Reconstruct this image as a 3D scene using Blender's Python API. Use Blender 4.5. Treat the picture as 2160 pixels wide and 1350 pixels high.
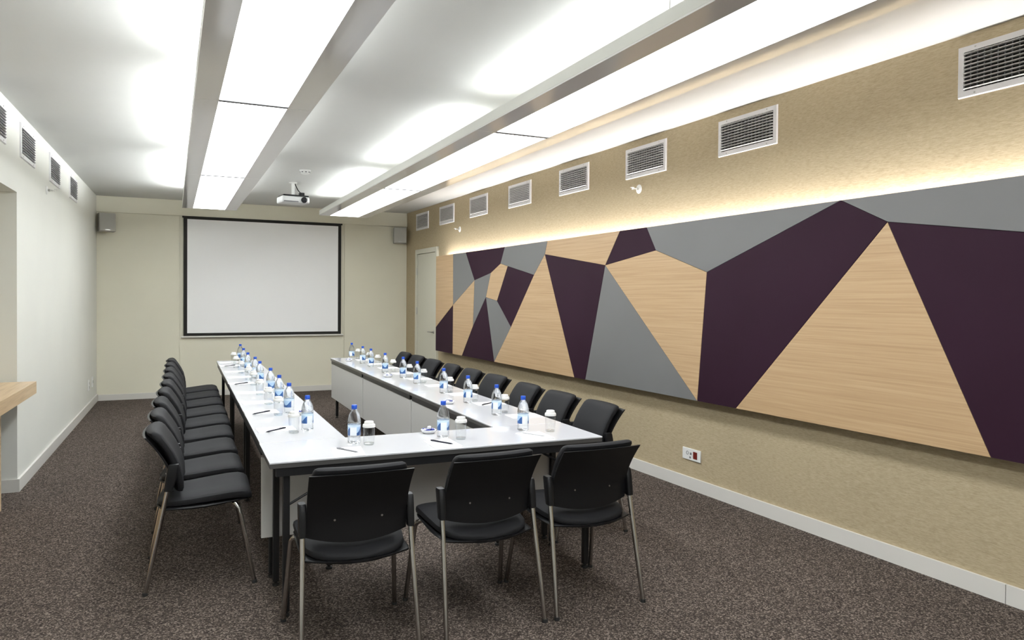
import bpy, bmesh, math, random
from mathutils import Vector, Matrix

# ------------------------------------------------------------------ clear
for o in list(bpy.data.objects):
    bpy.data.objects.remove(o, do_unlink=True)
scene = bpy.context.scene
col = scene.collection
random.seed(7)
PI = math.pi

# ------------------------------------------------------------------ camera
W, H_IMG = 2160, 1350
YAW, PITCH, ROLL = 0.43457, -0.01452, 0.00758
F_PX, CY, CAM_H = 1558.32, 650.58, 1.5112
Fv = Vector((math.sin(YAW) * math.cos(PITCH), math.cos(YAW) * math.cos(PITCH), math.sin(PITCH)))
Rv = Vector((math.cos(YAW), -math.sin(YAW), 0))
Uv = Rv.cross(Fv)
R2 = Rv * math.cos(ROLL) + Uv * math.sin(ROLL)
U2 = -Rv * math.sin(ROLL) + Uv * math.cos(ROLL)
cam_data = bpy.data.cameras.new('camera')
cam = bpy.data.objects.new('camera', cam_data)
col.objects.link(cam)
M = Matrix.Identity(4)
for i in range(3):
    M[i][0], M[i][1], M[i][2] = R2[i], U2[i], -Fv[i]
M[2][3] = CAM_H
cam.matrix_world = M
cam_data.sensor_fit = 'HORIZONTAL'
cam_data.sensor_width = 36.0
cam_data.lens = 36.0 * F_PX / W
cam_data.shift_y = -(H_IMG / 2 - CY) / W
cam_data.clip_start = 0.05
scene.camera = cam

# ------------------------------------------------------------------ world, light levels, exposure
world = bpy.data.worlds.new('world')
scene.world = world
world.use_nodes = True
world.node_tree.nodes['Background'].inputs[0].default_value = (0.8, 0.85, 0.9, 1)
world.node_tree.nodes['Background'].inputs[1].default_value = 0.05
scene.view_settings.view_transform = 'Standard'
scene.view_settings.look = 'None'
scene.view_settings.exposure = 0.4
scene.view_settings.gamma = 1.0
scene.view_settings.use_curve_mapping = False
DIFFUSER_STRENGTH = 8.5
TUBE_STRENGTH = 95.0
MID_TUBE_STRENGTH = 22.0
WEAK_TUBE_STRENGTH = 16.0
BACKLIGHT_STRENGTH = 46.0
scene.cycles.transparent_max_bounces = 24

# ------------------------------------------------------------------ room numbers (metres)
HC = 2.913                       # ceiling
XR, TR = 3.8458, -0.01789        # right wall  x = XR + TR*y
XL, TL = -1.1995, 0.02214        # left wall   x = XL + TL*y
YB, TB = 12.0103, 0.01527        # back wall   y = YB + TB*x
YF = -2.0                        # wall behind the camera
TT = 0.01453                     # skew of the table rows
ZB = 2.686                       # underside of the back wall's frieze
xr = lambda y: XR + TR * y
xl = lambda y: XL + TL * y
yb = lambda x: YB + TB * x
ANG_R = math.atan2(1, TR)        # local +Y points into the room, +X runs along the wall
ANG_L = math.atan2(-1, -TL)
ANG_B = math.atan2(-TB, -1)

# ------------------------------------------------------------------ materials
def new_mat(name):
    m = bpy.data.materials.new(name)
    m.use_nodes = True
    nt = m.node_tree
    b = nt.nodes['Principled BSDF']
    return m, nt, b

def P(b, **kw):
    names = {'color': 'Base Color', 'rough': 'Roughness', 'metal': 'Metallic', 'ior': 'IOR', 'trans': 'Transmission Weight',
             'spec': 'Specular IOR Level', 'coat': 'Coat Weight', 'coat_rough': 'Coat Roughness', 'alpha': 'Alpha', 'sheen': 'Sheen Weight'}
    for k, v in kw.items():
        b.inputs[names[k]].default_value = (*v, 1) if k == 'color' else v

def srgb(r, g, b):
    f = lambda c: (c / 255 / 12.92) if c / 255 <= 0.04045 else ((c / 255 + 0.055) / 1.055) ** 2.4
    return (f(r), f(g), f(b))

def plain(name, color, rough=0.5, **kw):
    m, nt, b = new_mat(name)
    P(b, color=color, rough=rough, **kw)
    return m

def coords(nt, scale=(1, 1, 1), kind='Object'):
    tc = nt.nodes.new('ShaderNodeTexCoord')
    mp = nt.nodes.new('ShaderNodeMapping')
    mp.inputs['Scale'].default_value = scale
    nt.links.new(tc.outputs[kind], mp.inputs[0])
    return mp.outputs[0]

def noise(nt, vec, scale, detail=2, rough=0.5):
    n = nt.nodes.new('ShaderNodeTexNoise')
    n.inputs['Scale'].default_value = scale
    n.inputs['Detail'].default_value = detail
    n.inputs['Roughness'].default_value = rough
    nt.links.new(vec, n.inputs['Vector'])
    return n.outputs['Fac']

def ramp(nt, fac, stops):
    r = nt.nodes.new('ShaderNodeValToRGB')
    els = r.color_ramp.elements
    while len(els) < len(stops):
        els.new(0.5)
    for e, (p, c) in zip(els, stops):
        e.position = p
        e.color = (*c, 1)
    nt.links.new(fac, r.inputs[0])
    return r.outputs[0]

def bump(nt, b, fac, strength, dist):
    n = nt.nodes.new('ShaderNodeBump')
    n.inputs['Strength'].default_value = strength
    n.inputs['Distance'].default_value = dist
    nt.links.new(fac, n.inputs['Height'])
    nt.links.new(n.outputs[0], b.inputs['Normal'])

def painted(name, c1, c2, rough=0.6, bscale=220, bs=0.08):
    m, nt, b = new_mat(name)
    v = coords(nt)
    nt.links.new(ramp(nt, noise(nt, v, 1.3, 3), [(0.35, c1), (0.65, c2)]), b.inputs['Base Color'])
    P(b, rough=rough, spec=0.3)
    bump(nt, b, noise(nt, v, bscale, 2), bs, 0.001)
    return m

MAT = {}
MAT['ceiling'] = painted('ceiling_paint', (0.655, 0.655, 0.635), (0.675, 0.675, 0.655), 0.7)
MAT['wall_white'] = painted('off_white_paint', (0.72, 0.72, 0.67), (0.745, 0.745, 0.69), 0.55)
MAT['wall_beige'] = painted('beige_paint', (0.755, 0.725, 0.595), (0.78, 0.75, 0.615), 0.5)
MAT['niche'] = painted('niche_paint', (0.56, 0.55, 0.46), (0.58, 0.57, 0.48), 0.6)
MAT['baseboard'] = plain('baseboard_white', (0.68, 0.66, 0.62), 0.35)
MAT['white_plastic'] = plain('white_plastic', (0.80, 0.80, 0.78), 0.35)
MAT['vent_white'] = plain('vent_white_enamel', (0.78, 0.77, 0.78), 0.4)
MAT['vent_slat'] = plain('vent_slat_grey_white', (0.62, 0.61, 0.60), 0.4)
MAT['duct_shade'] = plain('duct_shade_black', (0.02, 0.019, 0.018), 0.9)
MAT['door'] = plain('door_paint', (0.60, 0.58, 0.48), 0.45)
MAT['steel'] = plain('brushed_steel', (0.5, 0.49, 0.47), 0.28, metal=1.0)
MAT['chrome'] = plain('chair_leg_chrome', (0.46, 0.445, 0.43), 0.16, metal=1.0)
MAT['black_metal'] = plain('black_steel', (0.011, 0.011, 0.012), 0.38)
MAT['black_plastic'] = plain('black_plastic', (0.0075, 0.0075, 0.0085), 0.4, spec=0.3)
MAT['rubber'] = plain('black_rubber', (0.012, 0.012, 0.012), 0.7)
MAT['table_edge'] = plain('table_edge_grey', (0.075, 0.072, 0.070), 0.35)
MAT['modesty'] = plain('modesty_panel_light_grey', (0.58, 0.575, 0.56), 0.4)
MAT['frame_gloss'] = plain('gloss_light_frame', (0.80, 0.79, 0.77), 0.10, ior=1.5)
MAT['frame_side'] = plain('light_frame_side', (0.70, 0.70, 0.66), 0.35)
MAT['paper'] = plain('white_paper', (0.86, 0.86, 0.87), 0.7)
MAT['paper_cap'] = plain('white_paper_cap', (0.74, 0.735, 0.72), 0.6)
MAT['pen_dark'] = plain('pen_dark_blue_black', (0.010, 0.010, 0.025), 0.3)
MAT['pen_grey'] = plain('pen_grey', (0.22, 0.22, 0.24), 0.3)
MAT['pen_white'] = plain('pen_white', (0.62, 0.62, 0.64), 0.3)
MAT['cap_blue'] = plain('bottle_cap_blue', (0.015, 0.085, 0.52), 0.35)
MAT['ceramic'] = plain('white_ceramic', (0.82, 0.82, 0.82), 0.15)
MAT['sweet_blue'] = plain('sweet_wrapper_blue', (0.015, 0.03, 0.24), 0.3)
MAT['sweet_white'] = plain('sweet_wrapper_white', (0.80, 0.81, 0.86), 0.3)
MAT['screen_white'] = plain('projection_screen_white', (0.95, 0.95, 0.95), 0.8)
MAT['screen_black'] = plain('projection_screen_border', (0.012, 0.011, 0.009), 0.8)
MAT['speaker_box'] = plain('speaker_grey_body', (0.36, 0.35, 0.31), 0.5)
MAT['speaker_grille'] = plain('speaker_grille', (0.40, 0.39, 0.35), 0.6)
MAT['lens_glass'] = plain('lens_dark_glass', (0.01, 0.01, 0.015), 0.05)
MAT['silver_plastic'] = plain('projector_silver_white', (0.74, 0.75, 0.76), 0.3)
MAT['socket_red'] = plain('socket_red_brown', (0.16, 0.018, 0.012), 0.35)
MAT['socket_grey'] = plain('socket_grey', (0.16, 0.16, 0.17), 0.5)
MAT['purple'] = painted('aubergine_lacquer', (0.027, 0.0095, 0.020), (0.030, 0.011, 0.023), 0.6, 300, 0.03)
MAT['purple'].node_tree.nodes['Principled BSDF'].inputs['Specular IOR Level'].default_value = 0.12
MAT['grey_panel'] = painted('grey_lacquer', (0.170, 0.170, 0.170), (0.178, 0.178, 0.179), 0.42, 300, 0.03)
MAT['gap'] = plain('panel_backing_black', (0.015, 0.012, 0.012), 0.8)
MAT['glass_rim'] = plain('glass_base', (0.9, 0.92, 0.92), 0.05, trans=0.9, ior=1.3)

# glossy white laminate
m, nt, b = new_mat('white_laminate')
P(b, color=(0.63, 0.635, 0.665), rough=0.06, ior=1.5)
MAT['laminate'] = m

# fabric
m, nt, b = new_mat('black_fabric')
v = coords(nt)
f = noise(nt, v, 900, 2)
nt.links.new(ramp(nt, f, [(0.3, (0.010, 0.010, 0.0115)), (0.7, (0.017, 0.017, 0.019))]), b.inputs['Base Color'])
P(b, rough=0.7, spec=0.22)
bump(nt, b, f, 0.25, 0.0008)
MAT['fabric'] = m

# carpet
m, nt, b = new_mat('brown_loop_carpet')
v = coords(nt)
vo = nt.nodes.new('ShaderNodeTexVoronoi')
vo.inputs['Scale'].default_value = 160
nt.links.new(v, vo.inputs['Vector'])
fine = nt.nodes.new('ShaderNodeSeparateColor')
nt.links.new(vo.outputs['Color'], fine.inputs[0])
fine = fine.outputs[0]
big = noise(nt, v, 1.1, 3)
c1 = ramp(nt, fine, [(0.0, (0.026, 0.020, 0.0175)), (0.35, (0.058, 0.046, 0.039)), (0.70, (0.105, 0.084, 0.071)), (1.0, (0.27, 0.222, 0.190))])
mx = nt.nodes.new('ShaderNodeMixRGB')
mx.blend_type = 'MULTIPLY'
mx.inputs[0].default_value = 1
nt.links.new(c1, mx.inputs[1])
nt.links.new(ramp(nt, big, [(0.3, (0.90, 0.90, 0.90)), (0.7, (1, 1, 1))]), mx.inputs[2])
nt.links.new(mx.outputs[0], b.inputs['Base Color'])
P(b, rough=0.95, spec=0.1)
bump(nt, b, vo.outputs['Distance'], 0.35, 0.004)
MAT['carpet'] = m

# straw wallpaper: fine horizontal fibres
m, nt, b = new_mat('straw_wallpaper')
v = coords(nt, (9.0, 9.0, 75.0))
n1 = noise(nt, v, 3.0, 4, 0.75)
n2 = noise(nt, coords(nt), 0.9, 3)
a = ramp(nt, n1, [(0.30, (0.355, 0.285, 0.175)), (0.52, (0.465, 0.382, 0.248)), (0.72, (0.535, 0.445, 0.305))])
mx = nt.nodes.new('ShaderNodeMixRGB')
mx.blend_type = 'MULTIPLY'
mx.inputs[0].default_value = 1
nt.links.new(a, mx.inputs[1])
nt.links.new(ramp(nt, n2, [(0.3, (0.93, 0.93, 0.93)), (0.7, (1, 1, 1))]), mx.inputs[2])
nt.links.new(mx.outputs[0], b.inputs['Base Color'])
P(b, rough=0.7, spec=0.25)
bump(nt, b, n1, 0.4, 0.002)
MAT['wallpaper'] = m

def wood(name, scale, dark, mid, light, rough=0.4):
    m, nt, b = new_mat(name)
    v = coords(nt, scale)
    n1 = noise(nt, v, 1.0, 5, 0.62)
    a = ramp(nt, n1, [(0.30, dark), (0.50, mid), (0.70, light)])
    nt.links.new(a, b.inputs['Base Color'])
    P(b, rough=rough, spec=0.35)
    bump(nt, b, n1, 0.05, 0.001)
    return m
MAT['oak'] = wood('light_oak_veneer', (1.2, 85.0, 85.0), (0.43, 0.285, 0.155), (0.505, 0.345, 0.195), (0.56, 0.395, 0.23))
MAT['oak_counter'] = wood('light_oak_counter', (40.0, 1.6, 40.0), (0.43, 0.29, 0.165), (0.56, 0.41, 0.25), (0.63, 0.47, 0.30), 0.35)

def emit(name, color, strength):
    m = bpy.data.materials.new(name)
    m.use_nodes = True
    nt = m.node_tree
    nt.nodes.remove(nt.nodes['Principled BSDF'])
    e = nt.nodes.new('ShaderNodeEmission')
    e.inputs[0].default_value = (*color, 1)
    e.inputs[1].default_value = strength
    nt.links.new(e.outputs[0], nt.nodes['Material Output'].inputs[0])
    return m
MAT['diffuser'] = emit('lamp_diffuser_glow', (0.95, 0.985, 1.0), DIFFUSER_STRENGTH)
MAT['tube'] = emit('fluorescent_tube_glow', (0.95, 0.985, 1.0), TUBE_STRENGTH)
MAT['tube_mid'] = emit('fluorescent_tube_mid_glow', (0.95, 0.985, 1.0), MID_TUBE_STRENGTH)
MAT['tube_weak'] = emit('fluorescent_tube_soft_glow', (0.95, 0.985, 1.0), WEAK_TUBE_STRENGTH)
MAT['backlight'] = emit('warm_backlight_glow', (1.0, 0.965, 0.95), BACKLIGHT_STRENGTH)

# thin clear glass: straight-through with fresnel reflection
m = bpy.data.materials.new('thin_clear_glass')
m.use_nodes = True
nt = m.node_tree
nt.nodes.remove(nt.nodes['Principled BSDF'])
tr = nt.nodes.new('ShaderNodeBsdfTransparent')
tr.inputs[0].default_value = (0.96, 0.97, 0.97, 1)
gl = nt.nodes.new('ShaderNodeBsdfGlossy')
gl.inputs['Roughness'].default_value = 0.03
lw = nt.nodes.new('ShaderNodeLayerWeight')
lw.inputs[0].default_value = 0.5
pw = nt.nodes.new('ShaderNodeMath'); pw.operation = 'POWER'; pw.inputs[1].default_value = 3.0
nt.links.new(lw.outputs['Facing'], pw.inputs[0])
fr = nt.nodes.new('ShaderNodeMath'); fr.operation = 'MULTIPLY_ADD'; fr.inputs[1].default_value = 0.55; fr.inputs[2].default_value = 0.05
nt.links.new(pw.outputs[0], fr.inputs[0])
mxs = nt.nodes.new('ShaderNodeMixShader')
nt.links.new(fr.outputs[0], mxs.inputs[0])
nt.links.new(tr.outputs[0], mxs.inputs[1])
nt.links.new(gl.outputs[0], mxs.inputs[2])
nt.links.new(mxs.outputs[0], nt.nodes['Material Output'].inputs[0])
MAT['thin_glass'] = m

# bottle of water: refracting, lightened by some straight-through light
m = bpy.data.materials.new('water_bottle_clear')
m.use_nodes = True
nt = m.node_tree
nt.nodes.remove(nt.nodes['Principled BSDF'])
tr = nt.nodes.new('ShaderNodeBsdfTransparent')
tr.inputs[0].default_value = (0.95, 0.97, 0.98, 1)
gl = nt.nodes.new('ShaderNodeBsdfGlass')
gl.inputs['Roughness'].default_value = 0.02
gl.inputs['IOR'].default_value = 1.33
gl.inputs['Color'].default_value = (0.97, 0.985, 1.0, 1)
mxs = nt.nodes.new('ShaderNodeMixShader')
mxs.inputs[0].default_value = 0.52
nt.links.new(tr.outputs[0], mxs.inputs[1])
nt.links.new(gl.outputs[0], mxs.inputs[2])
nt.links.new(mxs.outputs[0], nt.nodes['Material Output'].inputs[0])
MAT['water'] = m

# bottle label: pale blue with blue hills, white crest
m, nt, b = new_mat('bottle_label_print')
tc = nt.nodes.new('ShaderNodeTexCoord')
sx = nt.nodes.new('ShaderNodeSeparateXYZ')
nt.links.new(tc.outputs['Object'], sx.inputs[0])
at = nt.nodes.new('ShaderNodeMath'); at.operation = 'ARCTAN2'
nt.links.new(sx.outputs[1], at.inputs[0]); nt.links.new(sx.outputs[0], at.inputs[1])
wv = nt.nodes.new('ShaderNodeMath'); wv.operation = 'MULTIPLY'; wv.inputs[1].default_value = 3.0
nt.links.new(at.outputs[0], wv.inputs[0])
sn = nt.nodes.new('ShaderNodeMath'); sn.operation = 'SINE'
nt.links.new(wv.outputs[0], sn.inputs[0])
ml = nt.nodes.new('ShaderNodeMath'); ml.operation = 'MULTIPLY_ADD'; ml.inputs[1].default_value = 0.013; ml.inputs[2].default_value = 0.070
nt.links.new(sn.outputs[0], ml.inputs[0])
lt = nt.nodes.new('ShaderNodeMath'); lt.operation = 'LESS_THAN'
nt.links.new(sx.outputs[2], lt.inputs[0]); nt.links.new(ml.outputs[0], lt.inputs[1])
m1 = nt.nodes.new('ShaderNodeMixRGB')
m1.inputs[1].default_value = (0.42, 0.60, 0.82, 1)
m1.inputs[2].default_value = (0.03, 0.11, 0.33, 1)
nt.links.new(lt.outputs[0], m1.inputs[0])
# crest: white where cos(3*angle) is high and the height is central
cs = nt.nodes.new('ShaderNodeMath'); cs.operation = 'COSINE'
nt.links.new(at.outputs[0], cs.inputs[0])
ab = nt.nodes.new('ShaderNodeMath'); ab.operation = 'ABSOLUTE'
nt.links.new(cs.outputs[0], ab.inputs[0])
gt = nt.nodes.new('ShaderNodeMath'); gt.operation = 'GREATER_THAN'; gt.inputs[1].default_value = 0.86
nt.links.new(ab.outputs[0], gt.inputs[0])
m2 = nt.nodes.new('ShaderNodeMixRGB')
m2.inputs[2].default_value = (0.80, 0.84, 0.88, 1)
nt.links.new(gt.outputs[0], m2.inputs[0]); nt.links.new(m1.outputs[0], m2.inputs[1])
# pale band along the label's top edge
bd_ = nt.nodes.new('ShaderNodeMath'); bd_.operation = 'GREATER_THAN'; bd_.inputs[1].default_value = 0.087
nt.links.new(sx.outputs[2], bd_.inputs[0])
m3 = nt.nodes.new('ShaderNodeMixRGB')
m3.inputs[2].default_value = (0.60, 0.73, 0.86, 1)
nt.links.new(bd_.outputs[0], m3.inputs[0]); nt.links.new(m2.outputs[0], m3.inputs[1])
nt.links.new(m3.outputs[0], b.inputs['Base Color'])
P(b, rough=0.3)
MAT['label'] = m

# ------------------------------------------------------------------ mesh helpers
class MB:
    def __init__(s):
        s.v, s.f = [], []
    def add(s, vs, fs):
        n = len(s.v)
        s.v += [tuple(x) for x in vs]
        s.f += [tuple(i + n for i in f) for f in fs]
        return s
    def box(s, lo, hi, bev=0.0):
        x0, y0, z0 = lo; x1, y1, z1 = hi
        vs = [(x0, y0, z0), (x1, y0, z0), (x1, y1, z0), (x0, y1, z0), (x0, y0, z1), (x1, y0, z1), (x1, y1, z1), (x0, y1, z1)]
        fs = [(0, 3, 2, 1), (4, 5, 6, 7), (0, 1, 5, 4), (1, 2, 6, 5), (2, 3, 7, 6), (3, 0, 4, 7)]
        if bev > 0:
            bm = bmesh.new()
            bv = [bm.verts.new(v) for v in vs]
            for f in fs: bm.faces.new([bv[i] for i in f])
            bmesh.ops.bevel(bm, geom=list(bm.edges), offset=bev, segments=2, profile=0.5, affect='EDGES')
            bm.verts.index_update()
            vs = [v.co[:] for v in bm.verts]
            fs = [[v.index for v in f.verts] for f in bm.faces]
            bm.free()
        return s.add(vs, fs)
    def loft(s, rings, cap=True):
        n = len(rings[0]); vs = [p for r in rings for p in r]; fs = []
        for k in range(len(rings) - 1):
            for i in range(n):
                j = (i + 1) % n
                fs.append((k * n + i, k * n + j, (k + 1) * n + j, (k + 1) * n + i))
        if cap:
            fs.append(tuple(range(n - 1, -1, -1)))
            fs.append(tuple((len(rings) - 1) * n + i for i in range(n)))
        return s.add(vs, fs)
    def tube(s, pts, r, n=10):
        pts = [Vector(p) for p in pts]; rings = []
        rr = r if isinstance(r, (list, tuple)) else [r] * len(pts)
        up = None
        for i, p in enumerate(pts):
            t = (pts[min(i + 1, len(pts) - 1)] - pts[max(i - 1, 0)]).normalized()
            if up is None:
                up = Vector((1, 0, 0)) if abs(t.x) < 0.8 else Vector((0, 1, 0))
            a = (up - t * up.dot(t)).normalized(); bb = t.cross(a); up = a
            rings.append([p + (a * math.cos(2 * PI * k / n) + bb * math.sin(2 * PI * k / n)) * rr[i] for k in range(n)])
        return s.loft(rings)
    def lathe(s, prof, n=20, c=(0, 0, 0), cap=True):
        return s.loft([[(c[0] + r * math.cos(2 * PI * k / n), c[1] + r * math.sin(2 * PI * k / n), c[2] + z) for k in range(n)] for r, z in prof], cap)
    def prism(s, poly, d0, d1, axis='z'):
        n = len(poly)
        mk = {'z': lambda p, d: (p[0], p[1], d), 'y': lambda p, d: (p[0], d, p[1]), 'x': lambda p, d: (d, p[0], p[1])}[axis]
        return s.add([mk(p, d0) for p in poly] + [mk(p, d1) for p in poly],
                     [tuple(range(n - 1, -1, -1)), tuple(range(n, 2 * n))] + [(i, (i + 1) % n, n + (i + 1) % n, n + i) for i in range(n)])
    def xf(s, mat):
        s.v = [tuple(mat @ Vector(v)) for v in s.v]
        return s
    def mesh(s, name, mat, smooth=False, angle=40):
        me = bpy.data.meshes.new(name)
        me.from_pydata(s.v, [], s.f)
        bm = bmesh.new(); bm.from_mesh(me)
        bmesh.ops.recalc_face_normals(bm, faces=bm.faces)
        if smooth:
            for f in bm.faces: f.smooth = True
            lim = math.radians(angle)
            for e in bm.edges:
                if len(e.link_faces) == 2 and e.calc_face_angle(0) > lim:
                    e.smooth = False
        bm.to_mesh(me); bm.free()
        me.materials.append(MAT[mat] if isinstance(mat, str) else mat)
        return me
    def build(s, name, mat, parent=None, smooth=False, loc=(0, 0, 0), rz=0):
        return place(name, s.mesh(name, mat, smooth), parent, loc, rz)

def place(name, me, parent=None, loc=(0, 0, 0), rz=0):
    o = bpy.data.objects.new(name, me)
    col.objects.link(o)
    o.location = loc
    o.rotation_euler = (0, 0, rz)
    if parent is not None:
        o.parent = parent
    return o

def tag(o, label=None, cat=None, group=None, kind=None):
    if label: o['label'] = label
    if cat: o['category'] = cat
    if group: o['group'] = group
    if kind: o['kind'] = kind
    return o

def thing(name, label, cat, loc=(0, 0, 0), rz=0, group=None, kind=None):
    return tag(place(name, None, None, loc, rz), label, cat, group, kind)

def dup(root, loc, rz, label=None):
    r = root.copy(); col.objects.link(r)
    r.location = loc; r.rotation_euler = (0, 0, rz)
    if label: r['label'] = label
    for ch in root.children:
        c = ch.copy(); col.objects.link(c); c.parent = r
        for g in ch.children:
            d = g.copy(); col.objects.link(d); d.parent = c
    return r

def sring(n, fx, e=0.6):
    """superellipse ring; fx maps (a,b) in -1..1 to a point"""
    out = []
    for k in range(n):
        t = 2 * PI * k / n
        a, b_ = math.cos(t), math.sin(t)
        out.append(fx(math.copysign(abs(a) ** e, a), math.copysign(abs(b_) ** e, b_)))
    return out

ORD = ['first', 'second', 'third', 'fourth', 'fifth', 'sixth', 'seventh', 'eighth', 'ninth']

# ================================================================== SETTING
yL, yR = yb(xl(12)), yb(xr(12))
LB, RB = (xl(yL), yL), (xr(yR), yR)
WT = 0.15
# floor, ceiling
fl = MB().prism([(xl(YF) - 0.9, YF - WT), (xr(YF) + WT, YF - WT), (RB[0] + WT, RB[1] + WT), (LB[0] - 0.9, LB[1] + WT)], -0.1, 0.0).build('floor', 'carpet')
tag(fl, 'speckled brown loop-pile carpet covering the whole room', 'floor', kind='structure')
ce = MB().prism([(xl(YF) - 0.9, YF - WT), (xr(YF) + WT, YF - WT), (RB[0] + WT, RB[1] + WT), (LB[0] - 0.9, LB[1] + WT)], HC, HC + 0.1).build('ceiling', 'ceiling')
tag(ce, 'smooth white painted ceiling above the two light boxes', 'ceiling', kind='structure')
# right wall, uncut; dark plates on its face paint the shade inside the ducts
wr = MB().prism([(xr(YF - WT), YF - WT), (xr(RB[1]), RB[1] + 0.001), (RB[0] + WT, RB[1] + 0.001), (xr(YF) + WT, YF - WT)], 0, HC).build('wall_right', 'wallpaper')
tag(wr, 'long wall in straw-coloured woven wallpaper', 'wall', kind='structure')
# back wall, frieze and flush panels
bw = MB().prism([(LB[0] - WT, yb(LB[0] - WT)), (LB[0] - WT, LB[1] + WT), (RB[0] + WT, RB[1] + WT), (RB[0] + WT, yb(RB[0] + WT))], 0, HC).build('wall_back', 'wall_beige')
tag(bw, 'beige end wall behind the projection screen', 'wall', kind='structure')
def backquad(x0, x1, off0, off1):
    return [(x0, yb(x0) - off0), (x1, yb(x1) - off0), (x1, yb(x1) - off1), (x0, yb(x0) - off1)]
MB().prism(backquad(LB[0], RB[0], 0.0, 0.034), ZB, HC).build('frieze', 'wall_beige', bw)
for x0, x1 in ((LB[0], 0.139), (0.143, 2.577), (2.583, RB[0])):
    MB().prism(backquad(x0 + 0.001, x1 - 0.001, 0.0, 0.014), 0.0, ZB - 0.004).build('wall_panel', 'wall_beige', bw)
# left wall with the niche
NY0, NY1, NZ, ND = 3.4, 6.69, 2.285, 0.6
def leftprism(y0, y1, z0, z1):
    return MB().prism([(xl(y0), y0), (xl(y1), y1), (xl(y1) - WT, y1), (xl(y0) - WT, y0)], z0, z1)
wl = leftprism(NY1, LB[1], 0, HC)
for a in ((NY0, NY1, NZ, HC), (YF - WT, NY0, 0, HC)):
    q = leftprism(*a); wl.add(q.v, q.f)
wl = wl.build('wall_left', 'wall_white')
tag(wl, 'white painted side wall with a deep niche at its near end', 'wall', kind='structure')
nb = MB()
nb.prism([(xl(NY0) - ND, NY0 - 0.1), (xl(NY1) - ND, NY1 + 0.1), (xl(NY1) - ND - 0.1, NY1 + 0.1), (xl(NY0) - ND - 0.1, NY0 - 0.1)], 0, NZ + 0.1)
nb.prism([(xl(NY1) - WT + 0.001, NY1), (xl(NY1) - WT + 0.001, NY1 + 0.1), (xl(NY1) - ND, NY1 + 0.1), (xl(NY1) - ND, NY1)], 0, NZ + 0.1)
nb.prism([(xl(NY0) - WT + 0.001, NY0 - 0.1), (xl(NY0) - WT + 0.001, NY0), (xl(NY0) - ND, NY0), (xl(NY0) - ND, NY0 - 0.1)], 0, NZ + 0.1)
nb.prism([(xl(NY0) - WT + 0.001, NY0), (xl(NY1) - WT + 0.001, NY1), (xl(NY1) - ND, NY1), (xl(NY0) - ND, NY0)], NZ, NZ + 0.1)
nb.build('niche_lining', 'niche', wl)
# wall behind the camera
wf = MB().prism([(xl(YF) - 0.3, YF), (xr(YF) + WT, YF), (xr(YF) + WT, YF - WT), (xl(YF) - 0.3, YF - WT)], 0, HC).build('wall_front', 'wall_white')
tag(wf, 'plain white wall at the near end of the room', 'wall', kind='structure')

# baseboards
BH, BT = 0.098, 0.016
bbr = MB()
for y0, y1 in ((YF + 0.02, 2.283), (2.287, 10.455)):
    bbr.prism([(xr(y0), y0), (xr(y1), y1), (xr(y1) - BT, y1), (xr(y0) - BT, y0)], 0, BH)
bbr.prism([(xr(11.53), 11.53), (xr(RB[1]), RB[1] - 0.02), (xr(RB[1]) - BT, RB[1] - 0.02), (xr(11.53) - BT, 11.53)], 0, BH)
tag(bbr.build('baseboard_right', 'baseboard'), 'white skirting board along the straw wallpaper wall', 'baseboard', kind='structure')
tag(MB().prism(backquad(LB[0] + 0.02, RB[0] - 0.02, 0.014, 0.014 + BT), 0, 0.085).build('baseboard_back', 'baseboard'), 'beige-white skirting board along the end wall', 'baseboard', kind='structure')
bbl = MB()
bbl.prism([(xl(NY1) , NY1 - BT), (xl(LB[1]), LB[1] - 0.02), (xl(LB[1]) + BT, LB[1] - 0.02), (xl(NY1) + BT, NY1 - BT)], 0, BH)
bbl.prism([(xl(NY1) - ND, NY1 - BT), (xl(NY1), NY1 - BT), (xl(NY1), NY1 - 0.0005), (xl(NY1) - ND, NY1 - 0.0005)], 0, BH)
bbl.prism([(xl(YF), YF + 0.02), (xl(NY0), NY0), (xl(NY0) + BT, NY0), (xl(YF) + BT, YF + 0.02)], 0, BH)
tag(bbl.build('baseboard_left', 'baseboard'), 'white skirting board along the white side wall and into the niche', 'baseboard', kind='structure')

# door in the right wall near the back corner
DY0, DY1, DZ = 10.49, 11.50, 2.27
dmid = (DY0 + DY1) / 2
door = thing('door_1', 'narrow pale beige door beside the art panel in the back corner', 'door', (xr(dmid), dmid, 0), ANG_R, kind='structure')
hw = (DY1 - DY0) / 2
df = MB()
for a, b_ in ((-hw, -hw + 0.075), (hw - 0.075, hw)):
    df.box((a, -0.002, 0), (b_, 0.035, DZ), 0.004)
df.box((-hw, -0.002, DZ - 0.075), (hw, 0.0345, DZ), 0.004)
df.build('door_frame', 'door', door)
lf = MB().box((-hw + 0.079, -0.002, 0.008), (hw - 0.079, 0.02, DZ - 0.082), 0.002).build('door_leaf', 'door', door)
hd = MB().lathe([(0.024, 0), (0.024, 0.008), (0.01, 0.010), (0.01, 0.045)], 14).xf(Matrix.Translation((-hw + 0.15, 0.02, 0.98)) @ Matrix.Rotation(-PI / 2, 4, 'X'))
hd.tube([(-hw + 0.15, 0.062, 0.98), (-hw + 0.30, 0.066, 0.98)], 0.009)
hd.build('door_handle', 'steel', lf, True)
for z in (1.92, 1.29, 0.35):
    MB().lathe([(0.009, -0.055), (0.009, 0.055)], 10, (hw - 0.077, 0.03, z)).build('hinge', 'steel', door, True)

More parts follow.
